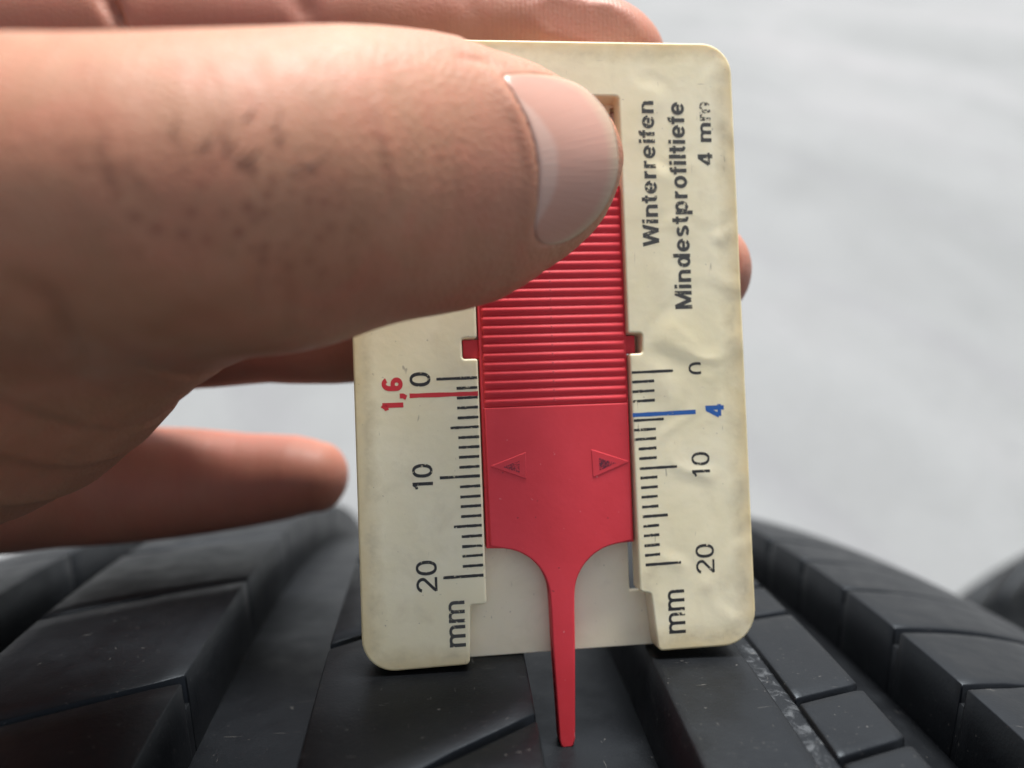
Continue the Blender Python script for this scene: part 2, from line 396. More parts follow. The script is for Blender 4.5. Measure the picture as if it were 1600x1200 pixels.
def plate(name, loops, n0, n1, mat, bev=.22, parent=None, smooth=False):
    """flat plate: 2-D outline(s) in gauge mm, from height n0 to n1, with rounded rims"""
    cu = bpy.data.curves.new(name, 'CURVE'); cu.dimensions = '2D'; cu.fill_mode = 'BOTH'
    for lp in loops:
        sp = cu.splines.new('POLY'); sp.points.add(len(lp) - 1); sp.use_cyclic_u = True
        for i, q in enumerate(lp): sp.points[i].co = (q[0], q[1], 0, 1)
    cu.extrude = (n1 - n0) / 2 - bev; cu.bevel_depth = bev; cu.bevel_resolution = 3; cu.offset = -bev
    t = bpy.data.objects.new('t', cu); COL.objects.link(t)
    dg = bpy.context.evaluated_depsgraph_get(); me = bpy.data.meshes.new_from_object(t.evaluated_get(dg)); bpy.data.objects.remove(t); me.name = name
    me.transform(Matrix.Scale(MM, 4) @ Matrix.Translation((0, 0, (n0 + n1) / 2)))
    for p in me.polygons: p.use_smooth = False
    bm = bmesh.new(); bm.from_mesh(me); bmesh.ops.remove_doubles(bm, verts=bm.verts, dist=2e-6); bmesh.ops.recalc_face_normals(bm, faces=bm.faces)
    for f in bm.faces: f.smooth = abs(f.normal.z) < .999
    for e in bm.edges:
        if len(e.link_faces) == 2: e.smooth = e.calc_face_angle(0) < .7
    bm.to_mesh(me); bm.free()
    me.materials.clear(); me.materials.append(mat)
    return link(bpy.data.objects.new(name, me), parent or gauge)
front = [(-20.4, 54.95, 3.2), (-20.4, -9.0, 3.3), (-9.75, -8.85, .5), (-9.5, -2.95, .25), (-7.85, -2.95, .35), (-7.9, 21.95, .25), (-9.45, 21.95, .3), (-9.45, 24.05, .3), (-7.9, 24.05, .25),
         (-7.9, 49.15, .4), (7.95, 49.15, .4), (7.9, 24.15, .25), (9.4, 24.1, .3), (9.35, 22.0, .3), (8.0, 22.0, .25), (8.05, -2.7, .45), (9.2, -2.95, .35), (9.75, -8.9, .6), (20.4, -8.9, 3.6), (20.4, 54.95, 3.2)]
fp = plate('front_panel', [rounded(front)], -2.6, 0, M_PLA, .22)
back = [(-20.4, 54.95, 3.2), (-20.4, -8.95, 3.3), (20.4, -8.9, 3.6), (20.4, 54.95, 3.2)]
slot = [(7.6, 48.9, .1), (8.9, 48.9, .1), (8.9, -3.2, .05), (7.62, -3.2, .05)]
slot2 = [(-8.55, 48.9, .1), (-8.0, 48.9, .1), (-8.0, -3.0, .05), (-8.5, -3.0, .05)]
plate('back_plate', [rounded(back), rounded(slot)[::-1], rounded(slot2)[::-1]], -3.9, -2.615, M_PL2, .12)
def arc(cx, cy, r, a0, a1, n=14, ry=None):
    ry = ry or r
    return [(cx + r * math.cos(math.radians(a0 + (a1 - a0) * i / n)), cy + ry * math.sin(math.radians(a0 + (a1 - a0) * i / n))) for i in range(n + 1)]
neckL = arc(-6.35, -2.9, 5.1, 86, 4, 16, 5.35); neckR = arc(6.6, -2.9, 5.3, 176, 94, 16, 5.2)
pin = [(1.17, -7.4), (.80, -17.3), (.62, -17.95), (.35, -18.18), (-.50, -18.18), (-.74, -17.9), (-.84, -17.3), (-1.16, -7.4)]
s_out = [(-7.72, 39.9), (-7.6, 2.5)] + neckL[1:] + [(-1.2, -4.2)] + pin[::-1] + [(1.25, -4.2)] + neckR[:-1] + [(7.86, 2.35), (8.0, 39.9)]
slider = plate('slider', [s_out], -2.55, -.95, M_RED, .12)
pad = [(-7.38, 16.95, .35), (-7.22, 2.95, .3)]
pad_l = [(x + (.36 if x < -3 else .22 if x < 0 else -.22 if x < 3 else -.3), y + (.25 if y > 1 else .1)) for x, y in neckL + [(-1.2, -4.2)] + pin[::-1] + [(1.25, -4.2)] + neckR]
pad_o = [(-7.38, 16.9), (-7.25, 2.75)] + neckL[1:] + [(-1.19, -4.2)] + pin[::-1] + [(1.24, -4.2)] + neckR[:-1] + [(7.66, 2.55), (7.78, 16.9)]
plate('face', [pad_o], -2.0, -.60, M_RED, .16, slider)
# grip ribs: 24 of them
def rib_mesh(L):
    prof = [(-.475, -1.1), (-.468, -.79), (-.38, -.77), (-.29, -.71), (-.18, -.64), (-.05, -.59), (.08, -.575), (.20, -.61), (.31, -.69), (.39, -.75), (.468, -.79), (.475, -1.1)]
    V = []; Fc = []; xs = [-L / 2, -L / 2 + .08, -L / 2 + .25, L / 2 - .25, L / 2 - .08, L / 2]; drop = [.35, .12, 0, 0, .12, .35]
    for x, dr in zip(xs, drop):
        for y, z in prof: V.append((x * MM, y * MM, max(z - dr, -1.15) * MM))
    n = len(prof)
    for i in range(len(xs) - 1):
        for j in range(n - 1): Fc.append((i * n + j, (i + 1) * n + j, (i + 1) * n + j + 1, i * n + j + 1))
    Fc.append(tuple(range(n))); Fc.append(tuple(range((len(xs) - 1) * n, len(xs) * n))[::-1])
    return V, Fc
rv, rf = rib_mesh(15.1)
rib0 = mesh_np('rib', rv, rf, M_RED, True, slider)
for i in range(24):
    o = rib0 if i == 0 else link(rib0.copy(), slider)
    v = 17.42 + i * .945; o.location = ((.19 + .0 * v) * MM, v * MM, 0)
plate('tab', [rounded([(-9.3, 24.0, .1), (-9.3, 22.02, .1), (-7.6, 22.02, 0), (-7.6, 24.0, 0)])], -2.5, -1.45, M_RED, .06, slider)
plate('tab', [rounded([(7.8, 24.0, .0), (7.8, 22.1, .0), (9.0, 22.1, .1), (9.0, 24.0, .1)])], -2.5, -1.45, M_RED, .06, slider)
def arrow(P):
    c = np.mean(P, 0)
    plate('arrow_mark', [rounded([(x, y, .08) for x, y in P])], -.75, -.545, M_RED, .055, slider)
    inner = [tuple(c + (np.array(q) - c) * .45 + np.array([0, -.1])) for q in P]
    o = mesh_np('ink_smudge', [(x * MM, y * MM, -.538 * MM) for x, y in inner], [(0, 1, 2)], M_SMUD, False, slider)
arrow([(-7.0, 10.9), (-3.28, 9.45), (-3.24, 12.2)]); arrow([(7.7, 10.75), (3.63, 12.2), (3.71, 9.26)])

ZP = .006      # print lies this far above the front face
def bar(u0, u1, v, th, mat, name='scale_mark', dv=0.0):
    n = 8; V = []
    for i in range(n + 1):
        u = u0 + (u1 - u0) * i / n; vv = v + dv * i / n; t = th * (1 + random.uniform(-.12, .12)) / 2
        V += [(u * MM, (vv - t) * MM, ZP * MM), (u * MM, (vv + t) * MM, ZP * MM)]
    return mesh_np(name, V, [(2 * i, 2 * i + 2, 2 * i + 3, 2 * i + 1) for i in range(n)], mat, False, gauge)
for i in range(21):
    m = 20 - i
    end = -12.15 if i % 10 == 0 else (-10.9 if i % 5 == 0 else -10.15)
    bar(end, -8.02 if i < 8 else -8.08, m + random.uniform(-.02, .02), (.30 if i % 10 == 0 else .28), M_TICK if i > 1 else M_BLK, dv=.03)
    if m == 16: continue
    end = 12.55 if i % 10 == 0 else (11.35 if i % 5 == 0 else 10.5 - .008 * i)
    st = 8.12 + (0 if i < 8 else .4 + .02 * (i - 8))
    bar(st, end, m + .02 + random.uniform(-.02, .02), .28, M_TICK, dv=.06)
bar(-14.9, -7.98, 18.4, .44, M_REDI, 'minimum_mark'); bar(8.05, 14.82, 15.58, .42, M_BLU, 'winter_mark', .1)

XH = .74
def ell(cx, cy, rx, ry, a0, a1, n=None, p=2.0):
    n = n or max(6, int(abs(a1 - a0) / 11)); o = []
    for i in range(n + 1):
        a = math.radians(a0 + (a1 - a0) * i / n); c, q = math.cos(a), math.sin(a)
        o.append((cx + rx * math.copysign(abs(c) ** (2 / p), c), cy + ry * math.copysign(abs(q) ** (2 / p), q)))
    return o
def glyph(ch, t):
    """strokes (centre lines) of a plain grotesque letter with cap height 1; returns strokes, advance"""
    h = t / 2; X = XH; s = t * .34
    def arch(x0, x1): return ell((x0 + x1) / 2, X - h - .19, (x1 - x0) / 2, .19, 168, 0, 10, 2.2) + [(x1, 0)]
    if ch == 'i': return [[(s + h, 0), (s + h, X)], [(s + h, 1 - t * .95), (s + h, 1.0)]], t + 2 * s
    if ch == 'l': return [[(s + h, 0), (s + h, 1)]], t + 2 * s
    if ch == 'n': return [[(s + h, 0), (s + h, X)], arch(s + h, s + h + .37)], .37 + t + 2 * s
    if ch == 'm': return [[(s + h, 0), (s + h, X)], arch(s + h, s + h + .335), arch(s + h + .335, s + h + .67)], .67 + t + 2 * s
    if ch == 'r': return [[(s + h, 0), (s + h, X)], ell(s + h + .22, X - h - .20, .22, .20, 165, 84, 7)], .22 + t + s * 1.1
    if ch == 't': return [[(h + .09, .96), (h + .09, h + .09)] + ell(h + .21, h + .10, .12, .10, 200, 285, 6), [(0, X - h * .8), (.34, X - h * .8)]], .35 + s * .5
    if ch == 'f': return [[(h + .09, 0), (h + .09, .80)] + ell(h + .22, .83, .13, .17 - h, 172, 85, 6), [(0, X - h * .8), (.34, X - h * .8)]], .36 + s * .3
    if ch == 'e': return [ell(s + .27, X / 2, .27 - h + .02, X / 2 - h + .01, 2, 322, 30), [(s + h, X / 2 - .01), (s + .54 - h, X / 2 - .01)]], .54 + 2 * s
    if ch == 'o': return [ell(s + .28, X / 2, .28 - h, X / 2 - h + .01, 0, 360, 34) + [None]], .56 + 2 * s
    if ch == 'd': return [ell(s + .26, X / 2, .26 - h, X / 2 - h + .01, 0, 360, 34) + [None], [(s + .52, 0), (s + .52, 1)]], .52 + h + 2 * s
    if ch == 'p': return [ell(s + h + .26, X / 2, .26 - h, X / 2 - h + .01, 0, 360, 34) + [None], [(s + h, -.26), (s + h, X)]], .52 + h + 2 * s
    if ch == 's': return [ell(s + .24, X * .73 - h * .2, .24 - h, X * .27 - h * .8, 25, 250, 14) + ell(s + .25, X * .27 + h * .2, .25 - h, X * .27 - h * .8, 80, -155, 14)], .5 + 2 * s
    if ch == 'W': return [[(h * .8, 1), (.24, 0)], [(.24, 0), (.47, .98)], [(.47, .98), (.70, 0)], [(.70, 0), (.94 - h * .8, 1)]], .94
    if ch == 'M': return [[(s + h, 0), (s + h, 1)], [(s + h * 1.2, 1), (s + .40, .06)], [(s + .40, .06), (s + .80 - h * 1.2, 1)], [(s + .80 - h, 0), (s + .80 - h, 1)]], .8 + 2 * s
    if ch == '4': return [[(.40, 0), (.40, 1)], [(.03, .25 + 0), (.55, .25)], [(.40 - h * .4, 1 - h * .5), (.05, .27)]], .62
    if ch == '0': return [ell(s + .27, .5, .27 - h, .5 - h, 0, 360, 40, 2.3) + [None]], .54 + 2 * s
    if ch == '1': return [[(.30, 0), (.30, 1)], [(.31, 1 - h * 1.6)] + ell(.08, .99, .19, .20, -22, -84, 5)], .50
    if ch == '2': return [ell(s + .27, .70, .27 - h, .30 - h, 170, -28, 16) + [(s + h + .06, .17), (s + h * .9, h)], [(s + h * .5, h), (s + .54, h)]], .54 + 2 * s
    if ch == '6': return [ell(s + .27, .29, .27 - h, .29 - h, 0, 360, 30) + [None], [(s + h, .29), (s + h, .56)] + ell(s + .285, .60, .285 - h, .40 - h, 178, 36, 14)], .54 + 2 * s
    if ch == ',': return [[(.16, .16), (.16, .0), (.08, -.15)]], .30
    return [], .34
def ribbon(path, t):
    closed = path[-1] is None
    P = np.array([q for q in path if q is not None]); 
    if closed and np.linalg.norm(P[0] - P[-1]) < 1e-6: P = P[:-1]
    n = len(P); V = []
    for i in range(n):
        a = P[i - 1] if (i > 0 or closed) else None; b = P[(i + 1) % n] if (i < n - 1 or closed) else None
        d1 = (P[i] - a) if a is not None else None; d2 = (b - P[i]) if b is not None else None
        if d1 is None: d1 = d2
        if d2 is None: d2 = d1
        d1 = d1 / (np.linalg.norm(d1) + 1e-9); d2 = d2 / (np.linalg.norm(d2) + 1e-9); m = d1 + d2; m /= np.linalg.norm(m) + 1e-9
        nn = np.array([-m[1], m[0]]); w = t / 2 / max(.6, m @ d1); V += [P[i] + nn * w, P[i] - nn * w]
    k = n if closed else n - 1
    return V, [(2 * i, 2 * i + 1, 2 * ((i + 1) % n) + 1, 2 * ((i + 1) % n)) for i in range(k)]
def print_text(txt, ucap, ubase, vmin, vmax, mat, t=.17, name='lettering', cut=None):
    """flat print read from bottom to top: caps reach from ubase up to ucap (mm)"""
    V = []; Fc = []; x = 0; lay = 0
    for ch in txt:
        st, adv = glyph(ch, t)
        for path in st:
            v, f = ribbon(path, t); k0 = len(V); V += [(q[0] + x, q[1], lay) for q in v]; Fc += [tuple(i + k0 for i in q) for q in f]; lay += 1
        x += adv
    V = np.array(V, float); x0, x1 = V[:, 0].min(), V[:, 0].max()
    v = vmin + (V[:, 0] - x0) / (x1 - x0) * (vmax - vmin); u = ubase - V[:, 1] * (ubase - ucap)
    Q = np.stack([u, v, ZP + V[:, 2] * .0006], 1) * MM
    o = mesh_np(name, Q, Fc, mat, False, gauge)
    if cut is not None:
        bm = bmesh.new(); bm.from_mesh(o.data)
        bmesh.ops.bisect_plane(bm, geom=bm.verts[:] + bm.edges[:] + bm.faces[:], plane_co=(cut * MM, 0, 0), plane_no=(1, 0, 0), clear_outer=True)
        bm.to_mesh(o.data); bm.free()
    return o
BD = .17
print_text('Winterreifen', 9.9, 11.65, 33.2, 48.65, M_BLKW, BD)
print_text('Mindestprofiltiefe', 13.1, 14.95, 26.55, 48.55, M_BLKW, BD)
print_text('4 m', 16.25, 17.85, 41.7, 46.35, M_BLKW, BD)
print_text('m', 16.25, 17.85, 46.55, 48.6, mat_ink('rubbed_off_ink', (.05, .05, .045), .50), BD)
RG = .115
print_text('0', 14.25, 16.1, 19.6, 20.9, M_BLK, .12, 'numeral', cut=15.6)
print_text('4', 15.9, 17.9, 15.0, 16.4, M_BLU, .20, 'numeral')
print_text('10', 14.15, 16.1, 8.9, 11.45, M_BLK, RG, 'numeral')
print_text('20', 14.15, 16.15, -1.2, 1.85, M_BLK, RG, 'numeral')
print_text('mm', 10.35, 12.75, -7.2, -2.7, M_BLK, .12)
print_text('0', -14.85, -12.75, 19.3, 20.75, M_BLK, .13, 'numeral')
print_text('1,6', -17.65, -15.55, 16.95, 20.3, M_REDI, .20, 'numeral')
print_text('10', -14.9, -12.85, 8.95, 11.5, M_BLK, .13, 'numeral')
print_text('20', -14.85, -12.75, -1.35, 1.8, M_BLK, .12, 'numeral')
print_text('mm', -12.3, -10.1, -7.0, -2.4, M_BLKW, .13)

# ---------------------------------------------------------------- hand
CN = CARD_R[:, 2]
def cardn(P): return (P - CARD_T) @ CN
class Limb:
    """tapered elliptical limb through stations (x, y, depth, vertical half px or mm, depth half mm)"""
    def __init__(s, st, cap0=None, cap1=None, in_px=True, vdir=(0, 1, 0), step=4.5):
        P, A, B = [], [], []
        for q in st:
            if in_px:
                x, yt, yb, d, rz = q; P.append(px(x, (yt + yb) / 2, d)); A.append((yb - yt) / 2 / F * d); B.append(rz)
            else: P.append(np.array(q[:3], float)); A.append(q[3]); B.append(q[4])
        P = np.array(P); A = np.array(A); B = np.array(B)
        # Catmull-Rom densify
        D = np.hstack([P, A[:, None], B[:, None]]); out = []
        n = len(D)
        for i in range(n - 1):
            p0 = D[max(i - 1, 0)]; p1 = D[i]; p2 = D[i + 1]; p3 = D[min(i + 2, n - 1)]
            k = max(2, int(np.linalg.norm(p2[:3] - p1[:3]) / step))
            for t in np.arange(k) / k:
                out.append(.5 * ((2 * p1) + (-p0 + p2) * t + (2 * p0 - 5 * p1 + 4 * p2 - p3) * t * t + (-p0 + 3 * p1 - 3 * p2 + p3) * t ** 3))
        out.append(D[-1]); s.D = np.array(out); s.c0 = cap0; s.c1 = cap1; s.v = np.array(vdir, float)
        s.lo = s.D[:, :3].min(0) - s.D[:, 3:].max() - 9; s.hi = s.D[:, :3].max(0) + s.D[:, 3:].max() + 9
    def __call__(s, P):
        P = P.astype(np.float32)
        out = np.maximum(np.maximum(s.lo - P, P - s.hi), 0); dist = np.sqrt((out ** 2).sum(1)); near = dist <= 0
        full = (dist + 9).astype(np.float32)
        if near.any(): full[near] = s.inner(P[near])
        return full
    def inner(s, P):
        best = np.full(len(P), 1e9, np.float32); res = np.full(len(P), 1e9, np.float32)
        N = len(s.D) - 1
        for i in range(N):
            a, b = s.D[i], s.D[i + 1]; ab = (b[:3] - a[:3]).astype(np.float32); L = float(np.linalg.norm(ab)); ax = ab / L
            q = P - a[:3].astype(np.float32); tt = (q @ ax) / L; t = np.clip(tt, 0, 1)
            dv = q - t[:, None] * ab; d2 = (dv * dv).sum(1)
            m = d2 < best
            if not m.any(): continue
            dv = dv[m]; tm = t[m]
            ra = a[3] + (b[3] - a[3]) * tm; rb = a[4] + (b[4] - a[4]) * tm
            al = dv @ ax; n2 = np.cross(ax, s.v).astype(np.float32); n2 /= np.linalg.norm(n2); n1 = np.cross(n2, ax)
            c1 = dv @ n1; c2 = dv @ n2
            rc = np.where(al > 0, s.c1 if s.c1 else (a[3] + a[4]) / 2, s.c0 if s.c0 else (a[3] + a[4]) / 2) if (i == 0 or i == N - 1) else (ra + rb) / 2
            e1, e2, e3 = c1 / ra, c2 / rb, al / rc
            k0 = np.sqrt(e1 ** 2 + e2 ** 2 + e3 ** 2) + 1e-6; k1 = np.sqrt((e1 / ra) ** 2 + (e2 / rb) ** 2 + (e3 / rc) ** 2) + 1e-6
            res[m] = k0 * (k0 - 1) / k1; best[m] = d2[m]
        return res
def smin(a, b, k):
    h = np.clip(.5 + .5 * (b - a) / k, 0, 1)
    return b + (a - b) * h - k * h * (1 - h)
thumb = Limb([(-420, 20, 640, 66, 13), (-150, 72, 575, 57, 11), (0, 69, 560, 55, 10.5), (150, 69, 550, 55.5, 10.2), (300, 64, 542, 57, 9.8), (450, 58, 520, 60, 9.4), (560, 53, 507, 63.3, 9.0), (650, 57, 494, 66.3, 8.5),
              (730, 68, 475, 69, 8.0), (800, 91, 434, 71.3, 7.3), (846, 108, 407, 72.9, 6.7), (882, 127, 379, 74.0, 5.9), (910, 148, 350, 74.9, 4.9), (930, 172, 322, 75.6, 3.9), (942, 198, 296, 76.1, 2.8)], cap1=.9, step=2.2)
web = Limb([(430, 410, 536, 66, 7), (290, 390, 590, 67, 9), (150, 410, 680, 68, 11), (20, 420, 790, 71, 14), (-200, 380, 880, 76, 17), (-500, 350, 900, 84, 18)])
palm = Limb([(-74, 16, -103, 33, 10), (-88, 15, -103, 35, 13), (-115, 8, -100, 33, 15), (-140, -4, -98, 29, 17), (-165, -18, -96, 26, 19), (-200, -34, -96, 27, 21)], in_px=False)
index = Limb([(-60, -60, 190, 100, 9), (150, -52, 172, 98, 8.6), (330, -50, 180, 97, 9), (475, -42, 172, 96.5, 8.3), (620, -40, 172, 96, 8.6), (770, -34, 168, 95.5, 8), (860, -20, 166, 94.5, 7.8), (915, 0, 162, 94, 7)], cap1=9.2)
middle = Limb([(-60, 150, 390, 103, 9.5), (200, 165, 385, 100, 9), (480, 170, 385, 97, 8.6), (800, 170, 380, 95, 8.3), (1000, 180, 370, 94, 7.5), (1050, 195, 355, 93.5, 6.8)], cap1=6)
ring = Limb([(-60, 395, 610, 104, 9.5), (200, 395, 612, 101, 9), (330, 402, 606, 99, 8.8), (420, 402, 598, 98, 8.5), (520, 402, 600, 97, 8.6), (800, 372, 575, 95, 8.2), (1000, 345, 530, 94.5, 7.6), (1085, 340, 508, 94, 7)], cap1=6.5)
little = Limb([(-80, 640, 860, 104, 9.5), (60, 655, 856, 108, 8.5), (180, 664, 850, 111, 7.8), (290, 668, 838, 113, 7.2), (380, 676, 824, 114, 6.8), (460, 680, 808, 114, 6.6), (497, 690, 800, 114, 6)], cap1=4.2)
hypo = Limb([(-40, 705, 838, 98, 8), (-130, 670, 846, 96, 11), (-300, 600, 860, 96, 15)])
def sdf(P):
    d = thumb(P)
    d = smin(d, web(P), 7.0)
    d = np.maximum(d, -(cardn(P) + .48))          # the pad is pressed flat on the gauge
    b = np.minimum(index(P), middle(P)); b = smin(b, ring(P), .8); b = smin(b, index(P), .6)
    b = smin(b, little(P), 1.0)
    cb = np.where((P[:, 0] > -24), cardn(P) + 3.95, -9.0)
    b = np.maximum(b, cb)
    b = smin(b, palm(P), 8.0); b = smin(b, hypo(P), 8.0)
    d = smin(d, b, 2.5)
    return d
def axis_pts(segs):
    out = [segs[0][0]]
    for a, b, h in segs:
        n = max(1, int(round((b - a) / h))); out += list(a + (b - a) * (np.arange(n) + 1) / n)
    return np.array(out)
gx = axis_pts([(-205, -80, 2.0), (-80, -45, 1.0), (-45, 30, .5), (30, 36, 1.0)])
gy = axis_pts([(-75, -35, 1.3), (-35, 50, .55), (50, 64, 1.6)])
gz = axis_pts([(-130, -86, .9), (-86, -42, .5)])
def field():
    st = 4
    ix, iy, iz = [np.unique(np.append(np.arange(0, len(g), st), len(g) - 1)) for g in (gx, gy, gz)]
    Cx, Cy, Cz = np.meshgrid(gx[ix], gy[iy], gz[iz], indexing='ij')
    cd = sdf(np.stack([Cx.ravel(), Cy.ravel(), Cz.ravel()], 1)).reshape(Cx.shape)
    nx, ny, nz = len(gx), len(gy), len(gz)
    # block index of every fine point
    bx = np.minimum(np.arange(nx) // st, len(ix) - 2); by = np.minimum(np.arange(ny) // st, len(iy) - 2); bz = np.minimum(np.arange(nz) // st, len(iz) - 2)
    c8 = [cd[i:cd.shape[0] - 1 + i, j:cd.shape[1] - 1 + j, k:cd.shape[2] - 1 + k] for i in (0, 1) for j in (0, 1) for k in (0, 1)]
    mn = np.minimum.reduce(c8); mx = np.maximum.reduce(c8)
    diag = np.sqrt(np.diff(gx[ix])[:, None, None] ** 2 + np.diff(gy[iy])[None, :, None] ** 2 + np.diff(gz[iz])[None, None, :] ** 2)
    need = (mn < diag * .65) & (mx > -diag * .65)
    fine = np.where(mn > 0, 5.0, -5.0)[np.ix_(bx, by, bz)].astype(np.float32)
    nd = need[np.ix_(bx, by, bz)]
    I = np.argwhere(nd)
    P = np.stack([gx[I[:, 0]], gy[I[:, 1]], gz[I[:, 2]]], 1)
    vals = np.concatenate([sdf(P[k:k + 400000]) for k in range(0, len(P), 400000)])
    fine[I[:, 0], I[:, 1], I[:, 2]] = vals
    fine[0] = fine[-1] = 5; fine[:, 0] = 5; fine[:, -1] = 5; fine[:, :, 0] = 5; fine[:, :, -1] = 5
    return fine
def nets(d):
    nx, ny, nz = d.shape; s = d < 0
    c8 = [s[i:nx - 1 + i, j:ny - 1 + j, k:nz - 1 + k] for i in (0, 1) for j in (0, 1) for k in (0, 1)]
    cnt = sum(c.astype(np.int8) for c in c8); act = (cnt > 0) & (cnt < 8)
    vid = np.full(act.shape, -1, np.int64); I = np.argwhere(act); vid[act] = np.arange(len(I))
    acc = np.zeros((len(I), 3)); w = np.zeros(len(I))
    G = (gx, gy, gz)
    cr = [(i, j, k) for i in (0, 1) for j in (0, 1) for k in (0, 1)]
    for a in cr:
        for ax in range(3):
            if a[ax] == 0:
                b = list(a); b[ax] = 1
                ia = I + np.array(a); ib = I + np.array(b)
                da = d[ia[:, 0], ia[:, 1], ia[:, 2]]; db = d[ib[:, 0], ib[:, 1], ib[:, 2]]
                m = (da < 0) != (db < 0); t = np.where(m, da / np.where(m, da - db, 1), 0)
                pa = np.stack([G[q][ia[:, q]] for q in range(3)], 1); pb = np.stack([G[q][ib[:, q]] for q in range(3)], 1)
                acc += np.where(m[:, None], pa + (pb - pa) * t[:, None], 0); w += m
    V = acc / w[:, None]
    Fc = []
    for ax in range(3):
        sl0 = [slice(None)] * 3; sl1 = [slice(None)] * 3; sl0[ax] = slice(0, -1); sl1[ax] = slice(1, None)
        a = s[tuple(sl0)]; b = s[tuple(sl1)]; E = np.argwhere(a != b)
        o1, o2 = [(1, 2), (2, 0), (0, 1)][ax]
        ok = (E[:, o1] > 0) & (E[:, o2] > 0) & (E[:, o1] < d.shape[o1] - 1) & (E[:, o2] < d.shape[o2] - 1); E = E[ok]
        def vv(d1, d2):
            q = E.copy(); q[:, o1] -= d1; q[:, o2] -= d2; return vid[q[:, 0], q[:, 1], q[:, 2]]
        Q = np.stack([vv(1, 1), vv(0, 1), vv(0, 0), vv(1, 0)], 1)
        inside = a[E[:, 0], E[:, 1], E[:, 2]]
        Q[~inside] = Q[~inside][:, ::-1]
        Fc.append(Q)
    return V, np.concatenate(Fc)
def grad(P, e=.12):
    d0 = sdf(P)
    return np.stack([sdf(P + np.eye(3)[k] * e) - d0 for k in range(3)], 1) / e, d0
fld = field(); HV, HF = nets(fld)
HV = HV[:] 
g_, dd = grad(HV); gn = (g_ ** 2).sum(1) + 1e-6
stp = (dd / gn)[:, None] * g_; ln = np.linalg.norm(stp, axis=1, keepdims=True); stp *= np.minimum(1, .35 / np.maximum(ln, 1e-6))
HV = HV - stp
NRM = g_ / np.sqrt(gn)[:, None]
def topx(P): return 800 + F * P[:, 0] / -P[:, 2], 600 - F * P[:, 1] / -P[:, 2]

# --- thumb nail: outline in photo pixels, laid on a smooth fit of the thumb's back
baseC = np.array([(783, 119), (803, 152), (823, 193), (834, 230), (839, 267), (838, 313), (833, 350), (833, 368), (840, 379)], float)
freeC = np.array([(783, 119), (813, 115), (847, 116), (880, 121), (907, 132), (933, 152), (953, 180), (964, 213), (968, 247), (965, 280), (953, 313), (933, 343), (907, 366), (885, 379), (860, 384), (840, 379)], float)
def resample(C, n):
    d = np.r_[0, np.cumsum(np.linalg.norm(np.diff(C, axis=0), axis=1))]; t = np.linspace(0, d[-1], n)
    # smooth through chords
    for _ in range(2): C = C.copy(); 
    R = np.stack([np.interp(t, d, C[:, k]) for k in (0, 1)], 1)
    for _ in range(3): R[1:-1] = (R[:-2] + 2 * R[1:-1] + R[2:]) / 4
    return R
NV, NU = 49, 33
Lc = resample(baseC, NV); Rc_ = resample(freeC, NV)
def trace(xs, ys):
    dr = np.stack([(xs - 800) / F, -(ys - 600) / F, -np.ones_like(xs)], 1); t = np.full(len(xs), 50.0)
    for _ in range(50): t = t + np.clip(thumb(dr * t[:, None]), -1, 2) * .7
    return t, np.abs(thumb(dr * t[:, None])) < .1
sx_, sy_ = np.meshgrid(np.linspace(770, 930, 22), np.linspace(125, 395, 30)); sx_, sy_ = sx_.ravel(), sy_.ravel()
td, ok = trace(sx_, sy_)
inn = ok & (td < 78)
def basis(x, y):
    x = (x - 860) / 100; y = (y - 250) / 130
    return np.stack([np.ones_like(x), x, y, x * x, x * y, y * y, y * y * x, y ** 3, y ** 4], 1)
coef, *_ = np.linalg.lstsq(basis(sx_[inn], sy_[inn]), td[inn], rcond=None)
NAIL_OFF = -.22
def nail_depth(x, y): return basis(x, y) @ coef + NAIL_OFF
us = np.linspace(0, 1, NU); nv = []; nuv = []
for j in range(NV):
    for i in range(NU):
        q = Lc[j] + (Rc_[j] - Lc[j]) * us[i]; nv.append(q); nuv.append((us[i], j / (NV - 1)))
nv = np.array(nv); nuv = np.array(nuv); ndp = nail_depth(nv[:, 0], nv[:, 1])
# sink the root and the side edges into the fold
e_root = np.clip(1 - np.linalg.norm(nv - np.repeat(Lc, NU, 0), axis=1) / 9.0, 0, 1)
e_side = np.clip(1 - np.minimum(nuv[:, 1], 1 - nuv[:, 1]) / .09, 0, 1)
ndp = ndp + .45 * e_root ** 2 + .25 * e_side ** 2
NP3 = np.stack([(nv[:, 0] - 800) / F * ndp, -(nv[:, 1] - 600) / F * ndp, -ndp], 1)
# rebuild free edge curl: pull the rim slightly towards the card
# skin around the nail: press the skin under it down, raise the fold
hx, hy = topx(HV)
poly = np.vstack([Lc, Rc_[::-1]])
def inside(x, y, poly):
    c = np.zeros(len(x), bool); n = len(poly)
    for i in range(n):
        x0, y0 = poly[i]; x1, y1 = poly[(i + 1) % n]
        m = ((y0 > y) != (y1 > y)); xx = (x1 - x0) * (y - y0) / ((y1 - y0) if y1 != y0 else 1e-9) + x0
        c ^= m & (x < xx)
    return c
def dist_curve(x, y, C):
    best = np.full(len(x), 1e9)
    for i in range(len(C) - 1):
        a, b = C[i], C[i + 1]; ab = b - a; L2 = ab @ ab + 1e-9
        t = np.clip(((x - a[0]) * ab[0] + (y - a[1]) * ab[1]) / L2, 0, 1)
        best = np.minimum(best, np.hypot(x - a[0] - t * ab[0], y - a[1] - t * ab[1]))
    return best
near = (hx > 700) & (hx < 1010) & (hy > 60) & (hy < 480) & (-HV[:, 2] < 79)
ni = np.where(near)[0]
X_, Y_ = hx[ni], hy[ni]; ins = inside(X_, Y_, poly)
